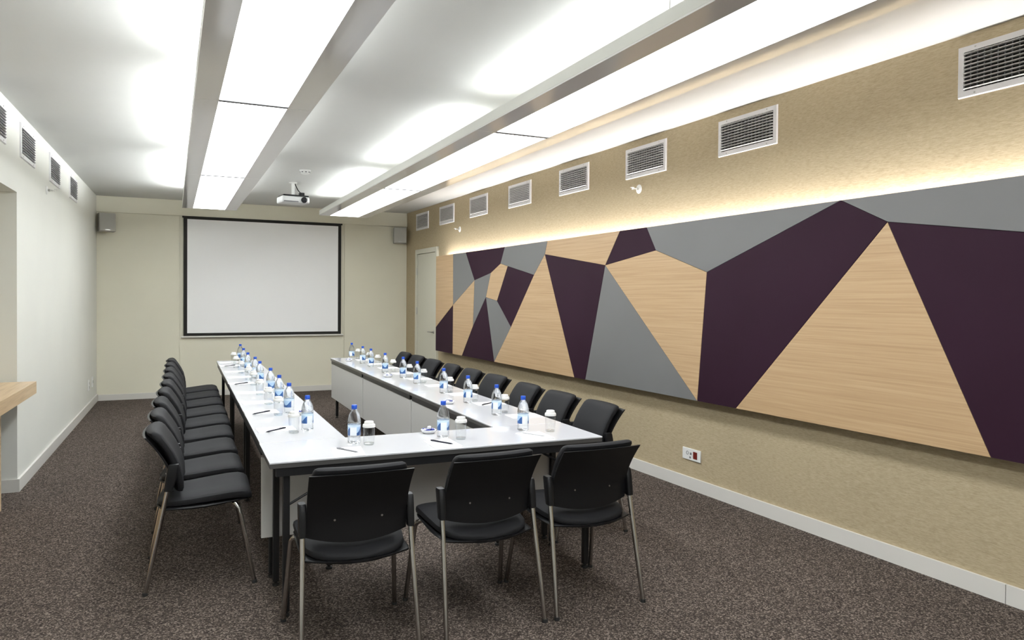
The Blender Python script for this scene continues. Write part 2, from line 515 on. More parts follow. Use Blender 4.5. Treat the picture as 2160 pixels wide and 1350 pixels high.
# ================================================================== CEILING LIGHT BOXES
def light_box(x0, x1, g0, g1, label, ends, skew, tubes):
    y0, y1 = ends
    cx = (x0 + x1) / 2
    root = thing('ceiling_light', label, 'ceiling light', (cx, 0, 0), -skew, 'long suspended light boxes')
    x0, x1, g0, g1 = x0 - cx, x1 - cx, g0 - cx, g1 - cx
    zb, zt = 2.643, 2.712
    js = [y1 - 2.935 * k for k in range(0, 6) if y1 - 2.935 * k > y0 + 0.3] + [y0]
    js = sorted(js)
    for a, b_ in zip(js[:-1], js[1:]):
        for n, (p, q) in (('frame_rail', (x0, g0)), ('frame_rail', (g1, x1))):
            MB().box((p, a + 0.001, zb), (q, b_ - 0.001, zb + 0.01), 0.0015).build(n, 'frame_gloss', root)
        MB().box((g0 + 0.001, a + 0.004, zb + 0.004), (g1 - 0.001, b_ - 0.004, zb + 0.012)).build('diffuser', 'diffuser', root)
    bd = MB()
    bd.box((x0, y0, zb + 0.0102), (x0 + 0.012, y1, zt))
    bd.box((x1 - 0.012, y0, zb + 0.0102), (x1, y1, zt))
    bd.box((x0 + 0.012, y0, zb + 0.0102), (x1 - 0.012, y0 + 0.012, zt))
    bd.box((x0 + 0.012, y1 - 0.012, zb + 0.0102), (x1 - 0.012, y1, zt))
    bd.box((x0 + 0.012, y0 + 0.012, zt - 0.022), (x1 - 0.012, y1 - 0.012, zt - 0.012))
    bd.build('housing', 'frame_side', root)
    MB().box((-0.02, y0 + 0.1, zt - 0.012), (0.02, y1 - 0.1, zt + 0.10)).build('added_light_baffle', 'frame_side', root)  # added unseen spine, blocks each tube's light from crossing to the other side
    for a, b_ in zip(js[:-1], js[1:]):
        for q in (a + 0.45, a + 1.67):
            for s, mt, up in ((x0 + 0.12, tubes[0], tubes[2]), (x1 - 0.12, tubes[1], 0.045)):
                if mt:
                    MB().tube([(s, q, zt + up), (s, q + 1.2, zt + up)], 0.013, 8).build('tube_lamp', mt, root, True)
        if a > y0 + 0.1:
            MB().box((g0, a - 0.020, zb - 0.0005), (g1, a + 0.020, zb + 0.0035)).build('joint_bar', 'socket_grey', root)
    yy = y0 + 0.9
    while yy < y1:
        for s in (x0 + 0.06, x1 - 0.06):
            MB().tube([(s, yy, zt - 0.02), (s, yy, HC)], 0.003, 6).build('hanger_rod', 'steel', root)
        yy += 2.935
    return root
light_box(0.1136, 0.7748, 0.2458, 0.6312, 'long suspended light box nearer the white wall, glowing panels in grey gloss frame', (-1.24, 10.50), 0.0035, ('tube', 'tube_weak', 0.004))
light_box(1.868, 2.555, 2.0126, 2.412, 'long suspended light box nearer the art wall, with cream side and glowing panels', (-1.24, 10.53), 0.0035, ('tube_mid', None, 0.045))

# ================================================================== ART PANEL on the right wall
AOFF = 0.12
art = thing('wall_art', 'long backlit panel of angular oak, aubergine and grey shapes on the straw wall', 'wall art', (XR, 0, 0), ANG_R)
kx = math.sqrt(1 + TR * TR)
def A(y, z): return (y * kx, z)
AP = {'P1': (10.283, 2.108), 'P2': (9.605, 2.108), 'P3': (9.15, 2.108), 'P4': (7.937, 2.11), 'P5': (6.893, 2.112), 'P6': (5.553, 2.112), 'P7': (5.162, 2.112), 'P8': (3.214, 2.113),
      'P9': (0.30, 2.113), 'Q1': (8.845, 1.733), 'Q2': (8.055, 1.917), 'Q3': (8.335, 1.814), 'Q4': (7.858, 1.879), 'Q5': (7.193, 1.76), 'Q6': (6.948, 1.972), 'Q7': (9.593, 1.407),
      'Q8': (10.283, 1.071), 'Q9': (8.48, 1.514), 'Q10': (8.149, 1.472), 'Q11': (7.757, 1.171), 'Q12': (8.885, 1.14), 'Q13': (5.788, 1.815), 'Q14': (5.031, 1.911), 'Q15': (4.404, 1.713),
      'Q16': (2.898, 1.955), 'Q17': (0.30, 1.55), 'B0': (10.283, 0.729), 'B1': (9.599, 0.729), 'B2': (9.259, 0.729), 'B3': (8.218, 0.73), 'B4': (6.321, 0.731), 'B5': (6.117, 0.731),
      'B6': (4.497, 0.735), 'B7': (4.085, 0.736), 'B8': (2.305, 0.738), 'B9': (0.30, 0.738)}
SHAPES = [('oak', 'P1 P2 Q7 Q8'), ('grey_panel', 'P2 P3 Q1 Q7'), ('purple', 'P3 P4 Q2 Q3 Q1'), ('grey_panel', 'P4 P5 Q6 Q5 Q4 Q2'), ('oak', 'P5 P6 Q13 Q6'), ('purple', 'P6 P7 Q14 Q13'),
          ('grey_panel', 'P7 P8 Q15 Q14'), ('grey_panel', 'P8 P9 Q17 Q16'), ('purple', 'Q8 Q7 B1 B0'), ('oak', 'Q7 Q1 Q12 B2 B1'), ('grey_panel', 'Q1 Q3 Q9 Q12'), ('oak', 'Q3 Q2 Q4 Q10 Q9'),
          ('purple', 'Q4 Q5 Q11 Q10'), ('purple', 'Q9 B3 B2 Q12'), ('grey_panel', 'Q9 Q10 Q11 B3'), ('oak', 'Q6 B4 B3 Q11 Q5'), ('purple', 'Q6 Q13 B5 B4'), ('grey_panel', 'Q13 B6 B5'),
          ('oak', 'Q13 Q14 Q15 B6'), ('purple', 'Q15 P8 Q16 B7 B6'), ('oak', 'Q16 B8 B7'), ('purple', 'Q16 Q17 B9 B8')]
ART_LAB = {'oak': 'oak veneer shape', 'purple': 'dark aubergine shape', 'grey_panel': 'grey lacquered shape'}
def inset(poly, d):
    n = len(poly); area = sum(poly[i][0] * poly[(i + 1) % n][1] - poly[(i + 1) % n][0] * poly[i][1] for i in range(n))
    if area < 0: poly = poly[::-1]
    out = []
    for i in range(n):
        p0, p1, p2 = Vector(poly[i - 1]), Vector(poly[i]), Vector(poly[(i + 1) % n])
        e1, e2 = (p1 - p0).normalized(), (p2 - p1).normalized()
        n1, n2 = Vector((-e1.y, e1.x)), Vector((-e2.y, e2.x))
        bis = (n1 + n2)
        k = d / max(0.25, 1 + n1.dot(n2))
        out.append(p1 + bis * k)
    return [tuple(p) for p in out]
for k, (mt, ids) in enumerate(SHAPES):
    poly = inset([A(*AP[i]) for i in ids.split()], 0.0016)
    o = MB().prism(poly, AOFF - 0.018, AOFF - 0.0006 * (k % 3), 'y').build('art_shape', mt, art)
    o['label'] = ART_LAB[mt]
MB().prism([A(0.31, 0.745), A(10.273, 0.745), A(10.273, 2.10), A(0.31, 2.10)], AOFF - 0.040, AOFF - 0.0182, 'y').build('backing_board', 'gap', art)
for y in [0.8 + 1.5 * k for k in range(7)]:
    MB().box((y, 0.0, 0.95), (y + 0.05, AOFF - 0.041, 1.85)).build('wall_batten', 'gap', art)
MB().box((0.45, 0.022, 2.025), (10.12, 0.062, 2.04)).build('backlight_strip', 'backlight', art)
MB().box((0.45, 0.020, 1.995), (10.12, 0.064, 2.0245)).build('strip_tray', 'white_plastic', art)
MB().box((0.45, 0.0, 1.985), (10.12, 0.0785, 1.9945)).build('strip_shelf', 'gap', art)

# ================================================================== VENTS
VW, VH = 0.585, 0.27
vent_cache = {}
def vent_meshes(tilt):
    key = round(tilt, 3)
    if key not in vent_cache:
        fr_ = MB()
        w, h, t = VW / 2, VH / 2, 0.034
        out = [(-w, -h), (w, -h), (w, h), (-w, h)]; inn = [(-w + t, -h + t), (w - t, -h + t), (w - t, h - t), (-w + t, h - t)]
        vs = [(x, 0.0, z) for x, z in out] + [(x, 0.012, z) for x, z in [(-w + .004, -h + .004), (w - .004, -h + .004), (w - .004, h - .004), (-w + .004, h - .004)]] + [(x, 0.012, z) for x, z in inn] + [(x, 0.0, z) for x, z in inn]
        fs = []
        for a in range(3):
            for i in range(4):
                j = (i + 1) % 4
                fs.append((a * 4 + i, a * 4 + j, a * 4 + 4 + j, a * 4 + 4 + i))
        for i in range(4):
            j = (i + 1) % 4
            fs.append((12 + i, 12 + j, j, i))
        fr_.add(vs, fs)
        sl = MB().box((-w + t, -0.0075, -0.0011), (w - t, 0.0075, 0.0011)).xf(Matrix.Rotation(tilt, 4, 'X'))
        va = MB().box((-0.0016, -0.004, -h + t), (0.0016, 0.004, h - t))
        bk = MB().box((-w + t * 0.6, 0.0003, -h + t * 0.6), (w - t * 0.6, 0.0010, h - t * 0.6))  # flat near-black plate, duct shade put into its colour
        sc = MB().lathe([(0.005, 0), (0.005, 0.0015), (0.002, 0.002)], 8).xf(Matrix.Rotation(-PI / 2, 4, 'X'))
        vent_cache[key] = (fr_.mesh('vent_frame', 'vent_white'), sl.mesh('slat', 'vent_slat'), va.mesh('vane', 'socket_grey'), bk.mesh('duct_shade_plate', 'duct_shade'), sc.mesh('screw', 'steel'))
    return vent_cache[key]
def vent(wall, y, z, tilt, label, nsl=10):
    fr_, sl, va, bk, sc = vent_meshes(tilt)
    loc, rz = ((xr(y), y, z), ANG_R) if wall == 'R' else ((xl(y), y, z), ANG_L)
    r = thing('air_vent', label, 'vent', loc, rz, 'white air vents under the ceiling')
    place('duct_shade_plate', bk, r)
    place('vent_frame', fr_, r)
    t = 0.034
    for k in range(14):
        place('vane', va, r, (-VW / 2 + t + (VW - 2 * t) * (k + 1) / 15, 0.0055, 0))
    for k in range(nsl):
        place('slat', sl, r, (0, 0.0135, -VH / 2 + t + (VH - 2 * t) * (k + 0.5) / nsl))
    for sx_, sz in ((-0.2, 1), (0.2, 1), (-0.2, -1), (0.2, -1)):
        place('screw', sc, r, (sx_, 0.012, sz * (VH / 2 - 0.016)))
RV = [(2.285, 0.15), (4.13, 0.35), (5.345, 0.5), (6.56, 0.55), (7.79, 0.95), (8.995, 0.95), (10.16, 0.95), (11.24, 0.75)]
for i, (y, tilt) in enumerate(RV):
    where = ['nearest the camera, cut by the picture edge', 'second from the camera', 'third from the camera, above a sprinkler', 'fourth from the camera', 'fifth from the camera', 'sixth from the camera', 'seventh from the camera, second from the corner', 'eighth from the camera, beside the back corner'][i]
    vent('R', y, 2.715, tilt, 'white louvred vent on the straw wall, ' + where)
LV = [(6.0, 0.05), (7.085, 0.05), (8.395, 0.05), (9.645, 0.05)]
for i, (y, tilt) in enumerate(LV):
    where = ['cut by the left picture edge', 'second from the left picture edge', 'third from the picture edge, above a sprinkler', 'nearest the back corner'][i]
    vent('L', y, 2.705, tilt, 'white louvred vent on the white wall, ' + where)

# sidewall sprinklers
def sprinkler(loc, rz, label):
    r = thing('fire_sprinkler', label, 'sprinkler', loc, rz, 'sidewall sprinkler heads')
    Rm = Matrix.Rotation(-PI / 2, 4, 'X')
    MB().lathe([(0.040, 0), (0.040, 0.003), (0.030, 0.010), (0.014, 0.012)], 18).xf(Rm).build('rosette', 'white_plastic', r, True)
    MB().lathe([(0.011, 0.010), (0.011, 0.030), (0.007, 0.034), (0.007, 0.05)], 12).xf(Rm).build('nozzle', 'steel', r, True)
    MB().tube([(-0.012, 0.03, 0), (-0.016, 0.05, 0), (0, 0.066, 0)], 0.003, 6).tube([(0.012, 0.03, 0), (0.016, 0.05, 0), (0, 0.066, 0)], 0.003, 6).build('yoke', 'white_plastic', r, True)
    MB().box((-0.016, 0.060, 0.008), (0.016, 0.085, 0.011)).box((-0.016, 0.064, -0.01), (0.016, 0.067, 0.009)).build('deflector', 'white_plastic', r)
sprinkler((xr(5.44), 5.44, 2.475), ANG_R, 'small white sprinkler head on the straw wall, nearer the camera')
sprinkler((xr(9.66), 9.66, 2.458), ANG_R, 'small white sprinkler head on the straw wall, nearer the door')
sprinkler((xl(7.97), 7.97, 2.467), ANG_L, 'small white sprinkler head on the white wall')

# ================================================================== wall sockets
def plate(loc, rz, w, h, label, cutouts):
    r = thing('wall_socket', label, 'socket', loc, rz)
    MB().box((-w / 2, 0.0, -h / 2), (w / 2, 0.011, h / 2), 0.003).build('faceplate', 'white_plastic', r)
    for kind, x, z, s in cutouts:
        if kind == 'round':
            MB().lathe([(s, 0.0), (s, 0.0125), (s * 0.8, 0.0125), (s * 0.7, 0.010)], 14).xf(Matrix.Translation((x, 0, z)) @ Matrix.Rotation(-PI / 2, 4, 'X')).build('socket_hole', 'socket_grey', r, True)
        elif kind == 'small':
            MB().box((x - s, 0.01, z - s), (x + s, 0.0125, z + s)).build('port', 'socket_grey', r)
        else:
            MB().box((x - s * 0.8, 0.01, z - s), (x + s * 0.8, 0.014, z + s), 0.001).build('red_outlet', 'socket_red', r)
plate((xr(4.69), 4.69, 0.279), ANG_R, 0.215, 0.092, 'white double wall socket with red outlet low on the straw wall',
      [('round', 0.045, 0.008, 0.015), ('small', 0.005, 0.006, 0.009), ('small', 0.012, -0.024, 0.008), ('red', -0.048, 0.0, 0.028)])
plate((xl(11.05), 11.05, 0.33), ANG_L, 0.09, 0.14, 'white upright wall socket low on the white wall, nearer the camera', [('round', 0, 0.025, 0.017), ('round', 0, -0.03, 0.017)])
plate((xl(11.45), 11.45, 0.33), ANG_L, 0.09, 0.14, 'white upright wall socket low on the white wall, nearer the corner', [('round', 0, 0.0, 0.02)])

# ================================================================== PROJECTION SCREEN
SX = (0.193 + 2.52) / 2
scr = thing('projection_screen', 'white projection screen with black border lowered on the beige end wall', 'projection screen', (SX, yb(SX) - 0.05, 0), ANG_B)
shw = (2.52 - 0.193) / 2
MB().box((-shw, -0.002, 0.905), (shw, 0.002, 2.684)).build('border_cloth', 'screen_black', scr)
MB().box((-shw + 0.05, 0.0022, 0.948), (shw - 0.05, 0.0036, 2.640)).build('viewing_surface', 'screen_white', scr)
MB().box((-shw - 0.035, -0.012, 0.880), (shw + 0.03, 0.012, 0.905), 0.004).build('bottom_bar', 'baseboard', scr)
MB().box((-shw - 0.02, -0.014, 2.66), (shw + 0.02, -0.0025, 2.6855)).build('top_roller_case', 'screen_black', scr)

# ================================================================== SPEAKERS
def speaker(loc, rz, label):
    r = thing('wall_speaker', label, 'speaker', loc, rz, 'wall speakers in the corners')
    w, h, d = 0.105, 0.13, 0.15
    MB().box((-w, -d / 2, -h), (w, d / 2, h), 0.008).build('cabinet', 'speaker_box', r)
    g = MB().box((-w + 0.008, d / 2, -h + 0.008), (w - 0.008, d / 2 + 0.008, h - 0.008), 0.003).build('grille', 'speaker_grille', r)
    MB().box((-0.03, d / 2 + 0.0078, -h + 0.018), (0.03, d / 2 + 0.0095, -h + 0.028)).build('badge', 'steel', g)
    MB().box((-0.03, -d / 2 - 0.06, -0.02), (0.03, -d / 2, 0.02)).build('bracket', 'black_plastic', r)
speaker((-0.80, yb(-0.8) - 0.155, 2.525), ANG_B + 0.22, 'grey wall speaker in the corner by the white wall')
speaker((3.47, yb(3.47) - 0.155, 2.525), ANG_B - 0.22, 'grey wall speaker in the corner by the door')

# ================================================================== PROJECTOR + SMOKE DETECTOR
pj = thing('ceiling_projector', 'silver-white projector hanging from the ceiling before the screen', 'projector', (1.39, 9.45, HC), 0.12)
pb = MB().box((-0.17, -0.13, -0.262), (0.17, 0.13, -0.180), 0.018).build('body', 'silver_plastic', pj)
MB().box((-0.15, -0.12, -0.1795), (0.16, 0.12, -0.163), 0.004).build('mount_plate', 'black_plastic', pj)
MB().box((0.075, -0.03, -0.163), (0.135, 0.03, -0.118), 0.006).build('tilt_joint', 'black_plastic', pj)
MB().lathe([(0.036, -0.006), (0.036, 0.012), (0.028, 0.014), (0.026, 0.008)], 20).xf(Matrix.Translation((0.098, -0.13, -0.222)) @ Matrix.Rotation(PI / 2, 4, 'X')).build('lens', 'lens_glass', pb, True)
MB().box((-0.145, -0.134, -0.252), (0.03, -0.1305, -0.240)).build('front_grille', 'socket_grey', pb)
MB().lathe([(0.05, 0.0), (0.05, -0.006), (0.020, -0.012), (0.018, -0.163)], 16).build('ceiling_pole', 'white_plastic', pj, True)
MB().tube([(0.022, 0.0, -0.008), (0.03, 0.0, -0.03), (0.06, 0.0, -0.09), (0.10, 0.0, -0.13), (0.12, 0.02, -0.17)], 0.006, 8).build('cable', 'black_plastic', pj, True)
sd = thing('smoke_detector', 'round white smoke detector on the ceiling', 'smoke detector', (1.372, 8.45, HC), 0)
MB().lathe([(0.062, 0), (0.062, -0.012), (0.055, -0.014)], 24).build('base', 'white_plastic', sd, True)
MB().lathe([(0.054, -0.0142), (0.050, -0.034), (0.034, -0.046), (0.012, -0.049)], 24).build('chamber', 'white_plastic', sd, True)
for k in range(8):
    a = k * PI / 4
    MB().box((-0.010, 0.049, -0.030), (0.010, 0.0535, -0.020)).xf(Matrix.Rotation(a, 4, 'Z')).build('vent_slot', 'socket_grey', sd)

# ================================================================== COUNTER IN THE NICHE
ct = thing('niche_counter', 'light oak counter jutting out of the niche at the left edge', 'counter', (xl(5.3), 5.3, 0), 0)
ox, oy = xl(5.3), 5.3
sk = MB().prism([(xl(NY0 + 0.03) - ND + 0.01 - ox, NY0 + 0.03 - oy), (-0.919 + TL * (NY0 - 6.62) - ox, NY0 + 0.03 - oy), (-0.919 - ox, 6.64 - oy), (xl(6.64) - ND + 0.01 - ox, 6.64 - oy)], 0.755, 0.845)
sk.build('counter_slab', 'oak_counter', ct)
MB().prism([(xl(NY0 + 0.5) - 0.03 - ox, NY0 + 0.5 - oy), (xl(NY0 + 0.5) - ox, NY0 + 0.5 - oy), (xl(6.15) + 0.002 - ox, 6.15 - oy), (xl(6.15) - 0.03 - ox, 6.15 - oy)], 0, 0.755).build('support_panel', 'oak_counter', ct)

# ================================================================== TABLES
def table(cx, cy, rz, L, D, mod_side, label, INS=0.07):
    r = thing('conference_table', label, 'table', (cx, cy, 0), rz, 'white folding tables set in a U')
    l, d = L / 2 - 0.0015, D / 2 - 0.0015
    MB().box((-l, -d, 0.732), (l, d, 0.740), 0.0015).build('tabletop', 'laminate', r)
    MB().box((-l + 0.002, -d + 0.002, 0.711), (l - 0.002, d - 0.002, 0.7318)).build('edge_band', 'table_edge', r)
    for s in (-1, 1):
        MB().box((-l + 0.03, s * (d - 0.02) - 0.012, 0.670), (l - 0.03, s * (d - 0.02) + 0.012, 0.711), 0.002).build('rail', 'black_metal', r)
        MB().box((s * (l - 0.08) - 0.012, -d + 0.032, 0.670), (s * (l - 0.08) + 0.012, d - 0.032, 0.711), 0.002).build('rail', 'black_metal', r)
    for sx_ in (-1, 1):
        for sy in (-1, 1):
            x, y = sx_ * (l - 0.08), sy * (d - INS)
            lg = MB().box((x - 0.016, y - 0.016, 0.022), (x + 0.016, y + 0.016, 0.70), 0.004).build('leg', 'black_metal', r)
            MB().lathe([(0.018, 0.0), (0.018, 0.010), (0.008, 0.014), (0.008, 0.024)], 12, (x, y, 0)).build('foot', 'rubber', lg, True)
        y = -mod_side * (d - INS)
        MB().tube([(sx_ * (l - 0.08), y, 0.52), (sx_ * (l - 0.36), y, 0.67)], 0.006, 8).build('brace', 'black_metal', r, True)
    ys = mod_side * (d - 0.022)
    MB().box((-l + 0.008, ys - 0.009, 0.25), (l - 0.008, ys + 0.009, 0.669), 0.002).build('modesty_panel', 'modesty', r)
    for x in (-l + 0.25, l - 0.25):
        MB().box((x - 0.02, min(ys - mod_side * 0.0092, ys - mod_side * 0.012), 0.62), (x + 0.02, max(ys - mod_side * 0.0092, ys - mod_side * 0.012), 0.672)).build('panel_bracket', 'black_metal', r)
    return r
table(1.313, 3.783, -TT, 1.782, 0.4986, 1, 'white table closing the U at its near end', 0.045)
MODL = 1.765
for k in range(3):
    y = 4.046 + MODL * (k + 0.5)
    table(0.5942 + TT * y, y, math.atan2(1, TT), MODL, 0.448, -1, 'white table in the row beside the white wall, ' + ['near one', 'middle one', 'far one'][k])
    y = 4.026 + MODL * (k + 0.5)
    table(1.9225 + TT * y, y, math.atan2(1, TT), MODL, 0.461, 1, 'white table in the row beside the art wall, ' + ['near one', 'middle one', 'far one'][k])

# ================================================================== CHAIRS
def make_chair():
    r = thing('conference_chair', 'x', 'chair', group='black conference chairs around the tables')
    # seat cushion: rings across X, marching along Y
    def seat_ring(y, w, zt, zb_, e=0.55):
        zc, hz = (zt + zb_) / 2, (zt - zb_) / 2
        return sring(28, lambda a, b_: (w * a, y, zc + hz * b_ - 0.012 * (1 - abs(a)) * (1 if b_ > 0 else 0)), e)
    S = [(-0.208, 0.06, 0.428, 0.412), (-0.204, 0.10, 0.437, 0.408), (-0.192, 0.145, 0.448, 0.408), (-0.165, 0.185, 0.459, 0.409), (-0.12, 0.210, 0.468, 0.412), (-0.05, 0.221, 0.474, 0.418),
         (0.05, 0.227, 0.486, 0.425), (0.14, 0.229, 0.496, 0.431), (0.195, 0.228, 0.497, 0.430), (0.225, 0.222, 0.490, 0.426), (0.243, 0.210, 0.476, 0.424), (0.250, 0.185, 0.455, 0.424)]
    MB().loft([seat_ring(*q) for q in S]).build('seat', 'fabric', r, True)
    Sp = [(-0.218, 0.05, 0.406, 0.398), (-0.212, 0.11, 0.408, 0.396), (-0.195, 0.165, 0.411, 0.396), (-0.168, 0.222, 0.414, 0.396), (-0.12, 0.228, 0.417, 0.396), (-0.05, 0.229, 0.421, 0.391), (0.02, 0.230, 0.425, 0.392),
          (0.10, 0.230, 0.430, 0.404), (0.18, 0.228, 0.434, 0.418), (0.225, 0.216, 0.431, 0.420), (0.240, 0.190, 0.427, 0.420)]
    def pan_ring(y, w, zt, zb_):
        zc, hz = (zt + zb_) / 2, (zt - zb_) / 2
        return sring(24, lambda a, b_: (w * a, y, zc + hz * b_ + 0.010 * abs(a) ** 3), 0.6)
    MB().loft([pan_ring(*q) for q in Sp]).build('seat_pan', 'black_plastic', r, True)
    # backrest cushion: rings in X-Y, marching up Z
    def back_ring(z, w, yc, t, e=0.5):
        return sring(32, lambda a, b_: (w * a, yc + t / 2 * b_ * (1 if b_ > 0 else 0.9) + 0.022 * a * a, z + 0.0), e)
    Bk = [(0.492, 0.165, -0.122, 0.020), (0.497, 0.186, -0.121, 0.036), (0.515, 0.197, -0.120, 0.050), (0.570, 0.201, -0.126, 0.058), (0.640, 0.202, -0.143, 0.058), (0.700, 0.202, -0.170, 0.058),
          (0.745, 0.201, -0.198, 0.062), (0.772, 0.199, -0.219, 0.070), (0.790, 0.196, -0.233, 0.076), (0.803, 0.190, -0.242, 0.062), (0.809, 0.179, -0.246, 0.038), (0.811, 0.160, -0.247, 0.014)]
    MB().loft([back_ring(*q) for q in Bk]).build('backrest', 'fabric', r, True)
    # plastic back shell
    NXs, NZs = 16, 10
    ysh = lambda z: -0.166 - 1.30 * max(0.0, z - 0.57) ** 1.6
    front, back = [], []
    for j in range(NZs + 1):
        for i in range(NXs + 1):
            a = -1 + 2 * i / NXs
            zb_ = 0.474 + 0.030 * a * a
            z = zb_ + (0.788 - zb_) * j / NZs
            w = 0.213 + 0.004 * (j / NZs) ** 3
            y = ysh(z) + (0.030 - 0.012 * j / NZs) * a * a
            front.append((w * a, y + 0.005, z)); back.append((w * a, y - 0.006, z))
    n = NXs + 1; fs = []; tot = len(front)
    for j in range(NZs):
        for i in range(NXs):
            q = (j * n + i, j * n + i + 1, (j + 1) * n + i + 1, (j + 1) * n + i)
            fs.append(q); fs.append(tuple(tot + k for k in q[::-1]))
    edge = [i for i in range(n)] + [j * n + NXs for j in range(1, NZs + 1)] + [NZs * n + i for i in range(NXs - 1, -1, -1)] + [j * n for j in range(NZs - 1, 0, -1)]
    for k in range(len(edge)):
        a, b_ = edge[k], edge[(k + 1) % len(edge)]
        fs.append((a, tot + a, tot + b_, b_))
    sh = MB().add(front + back, fs).build('back_shell', 'black_plastic', r, True)
    for s in (-1, 1):
        MB().lathe([(0.005, 0), (0.004, 0.003)], 8).xf(Matrix.Translation((s * 0.10, ysh(0.575) - 0.004, 0.575)) @ Matrix.Rotation(PI / 2, 4, 'X')).build('screw', 'steel', sh, True)
    for s in (-1, 1):
        # rear leg
        yl = lambda z: -0.262 + 0.2 * z
        MB().tube([(s * 0.246, yl(0.006), 0.006), (s * 0.237, yl(0.25), 0.25), (s * 0.231, yl(0.44), 0.44), (s * 0.229, yl(0.62), 0.62)], 0.0115, 12).build('leg', 'chrome', r, True)
        MB().lathe([(0.0135, 0.0), (0.0135, 0.012), (0.012, 0.016)], 10, (s * 0.246, yl(0.006), 0)).build('foot_cap', 'rubber', r, True)
        # front leg bending into the side rail
        MB().tube([(s * 0.262, 0.258, 0.006), (s * 0.250, 0.222, 0.20), (s * 0.240, 0.192, 0.36), (s * 0.237, 0.183, 0.395), (s * 0.230, 0.170, 0.412), (s * 0.215, 0.158, 0.421), (s * 0.19, 0.150, 0.424)], 0.0115, 12).build('leg', 'chrome', r, True)
        MB().lathe([(0.0135, 0.0), (0.0135, 0.012), (0.012, 0.016)], 10, (s * 0.262, 0.258, 0)).build('foot_cap', 'rubber', r, True)
        # plastic bracket that carries the backrest
        rings = []
        for z, wx, wy in ((0.512, 0.012, 0.016), (0.516, 0.0155, 0.022), (0.58, 0.0165, 0.026), (0.640, 0.0165, 0.026), (0.648, 0.0145, 0.022)):
            rings.append(sring(20, lambda a, b_: (s * 0.229 + wx * a, yl(z) + 0.004 + wy * b_, z), 0.45))
        MB().loft(rings).build('back_bracket', 'black_plastic', r, True)
    return r
chair0 = make_chair()
used = [False]
def put_chair(x, y, rz, label):
    if not used[0]:
        used[0] = True
        chair0.location = (x, y, 0); chair0.rotation_euler = (0, 0, rz); chair0['label'] = label
        return chair0
    return dup(chair0, (x, y, 0), rz, label)
put_chair(0.735, 3.268, -0.035, 'black chair with its back to the camera, left of the three at the near table')
put_chair(1.338, 3.29, 0.03, 'black chair with its back to the camera, middle of the three at the near table')
put_chair(1.893, 3.298, 0.02, 'black chair with its back to the camera, right of the three at the near table')
LY = [4.355, 4.93, 5.50, 6.07, 6.64, 7.21, 7.80, 8.38, 8.95]
LX = [0.160, 0.168, 0.177, 0.197, 0.215, 0.226, 0.233, 0.240, 0.252]
RY = [4.26, 4.82, 5.39, 6.10, 6.68, 7.25, 7.86, 8.46, 9.02]
RX = [2.43, 2.43, 2.437, 2.468, 2.466, 2.466, 2.472, 2.48, 2.487]
RA = [0.0, 0.02, -0.02, 0.03, 0.0, -0.02, 0.02, 0.0, -0.02]
endw = lambda i: ORD[i] + ' from the camera' if i else 'nearest the camera'
for i in range(9):
    put_chair(LX[i], LY[i], -PI / 2 - TT + (-0.02 if i == 0 else 0.01 * ((i % 3) - 1)), 'black chair in the row beside the white wall, ' + endw(i))
for i in range(9):
    put_chair(RX[i], RY[i], PI / 2 - TT + RA[i], 'black chair in the row beside the art wall, ' + endw(i))

# ================================================================== BOTTLES, GLASSES, PADS, PENS, SWEETS
TZ = 0.7401
def make_bottle():
    r = thing('water_bottle', 'x', 'bottle', group='water bottles with blue caps on the tables')
    R = 0.0345
    prof = [(0.020, 0.0), (0.026, 0.001), (R - 0.001, 0.006), (R, 0.014), (R - 0.0015, 0.020), (R, 0.026), (R - 0.0015, 0.032), (R - 0.0005, 0.040), (R - 0.0015, 0.042), (R - 0.0015, 0.099), (R, 0.101), (R - 0.002, 0.104), (R, 0.110), (R - 0.001, 0.118),
            (R - 0.0025, 0.132), (R - 0.0065, 0.148), (R - 0.0125, 0.161), (R - 0.0195, 0.172), (0.0125, 0.179), (0.0118, 0.182), (0.0118, 0.197)]
    MB().lathe(prof, 24).build('body', 'water', r, True)
    MB().lathe([(R - 0.0010, 0.043), (R - 0.0008, 0.0435), (R - 0.0008, 0.0975), (R - 0.0010, 0.098)], 24, cap=False).build('paper_label', 'label', r, True)
    MB().lathe([(0.0145, 0.184), (0.0147, 0.186), (0.0147, 0.198), (0.0135, 0.2005), (0.006, 0.201)], 18).build('screw_cap', 'cap_blue', r, True)
    MB().lathe([(0.0150, 0.179), (0.0150, 0.1828), (0.0125, 0.1829)], 18).build('tamper_ring', 'cap_blue', r, True)
    return r
def make_glass():
    r = thing('drinking_glass', 'x', 'glass', group='paper-capped drinking glasses on the tables')
    MB().lathe([(0.025, 0.0), (0.027, 0.003), (0.0285, 0.03), (0.0300, 0.108)], 28, cap=False).build('tumbler', 'thin_glass', r, True)
    MB().lathe([(0.0245, 0.0), (0.0255, 0.003), (0.0262, 0.010), (0.012, 0.011)], 24).build('thick_base', 'thin_glass', r, True)
    cp = MB()
    rings = []
    n = 28
    for rr, z, wob in ((0.0315, 0.092, 0.0014), (0.0315, 0.098, 0.0012), (0.0315, 0.105, 0.0006), (0.0300, 0.1075, 0.0), (0.0250, 0.1085, 0.0), (0.0240, 0.118, 0.0003), (0.0230, 0.1215, 0), (0.0205, 0.1225, 0), (0.003, 0.1220, 0)):
        rings.append([((rr + wob * (k % 2)) * math.cos(2 * PI * k / n), (rr + wob * (k % 2)) * math.sin(2 * PI * k / n), z) for k in range(n)])
    cp.loft(rings, cap=False)
    cp.build('paper_cap', 'paper_cap', r, True)
    return r
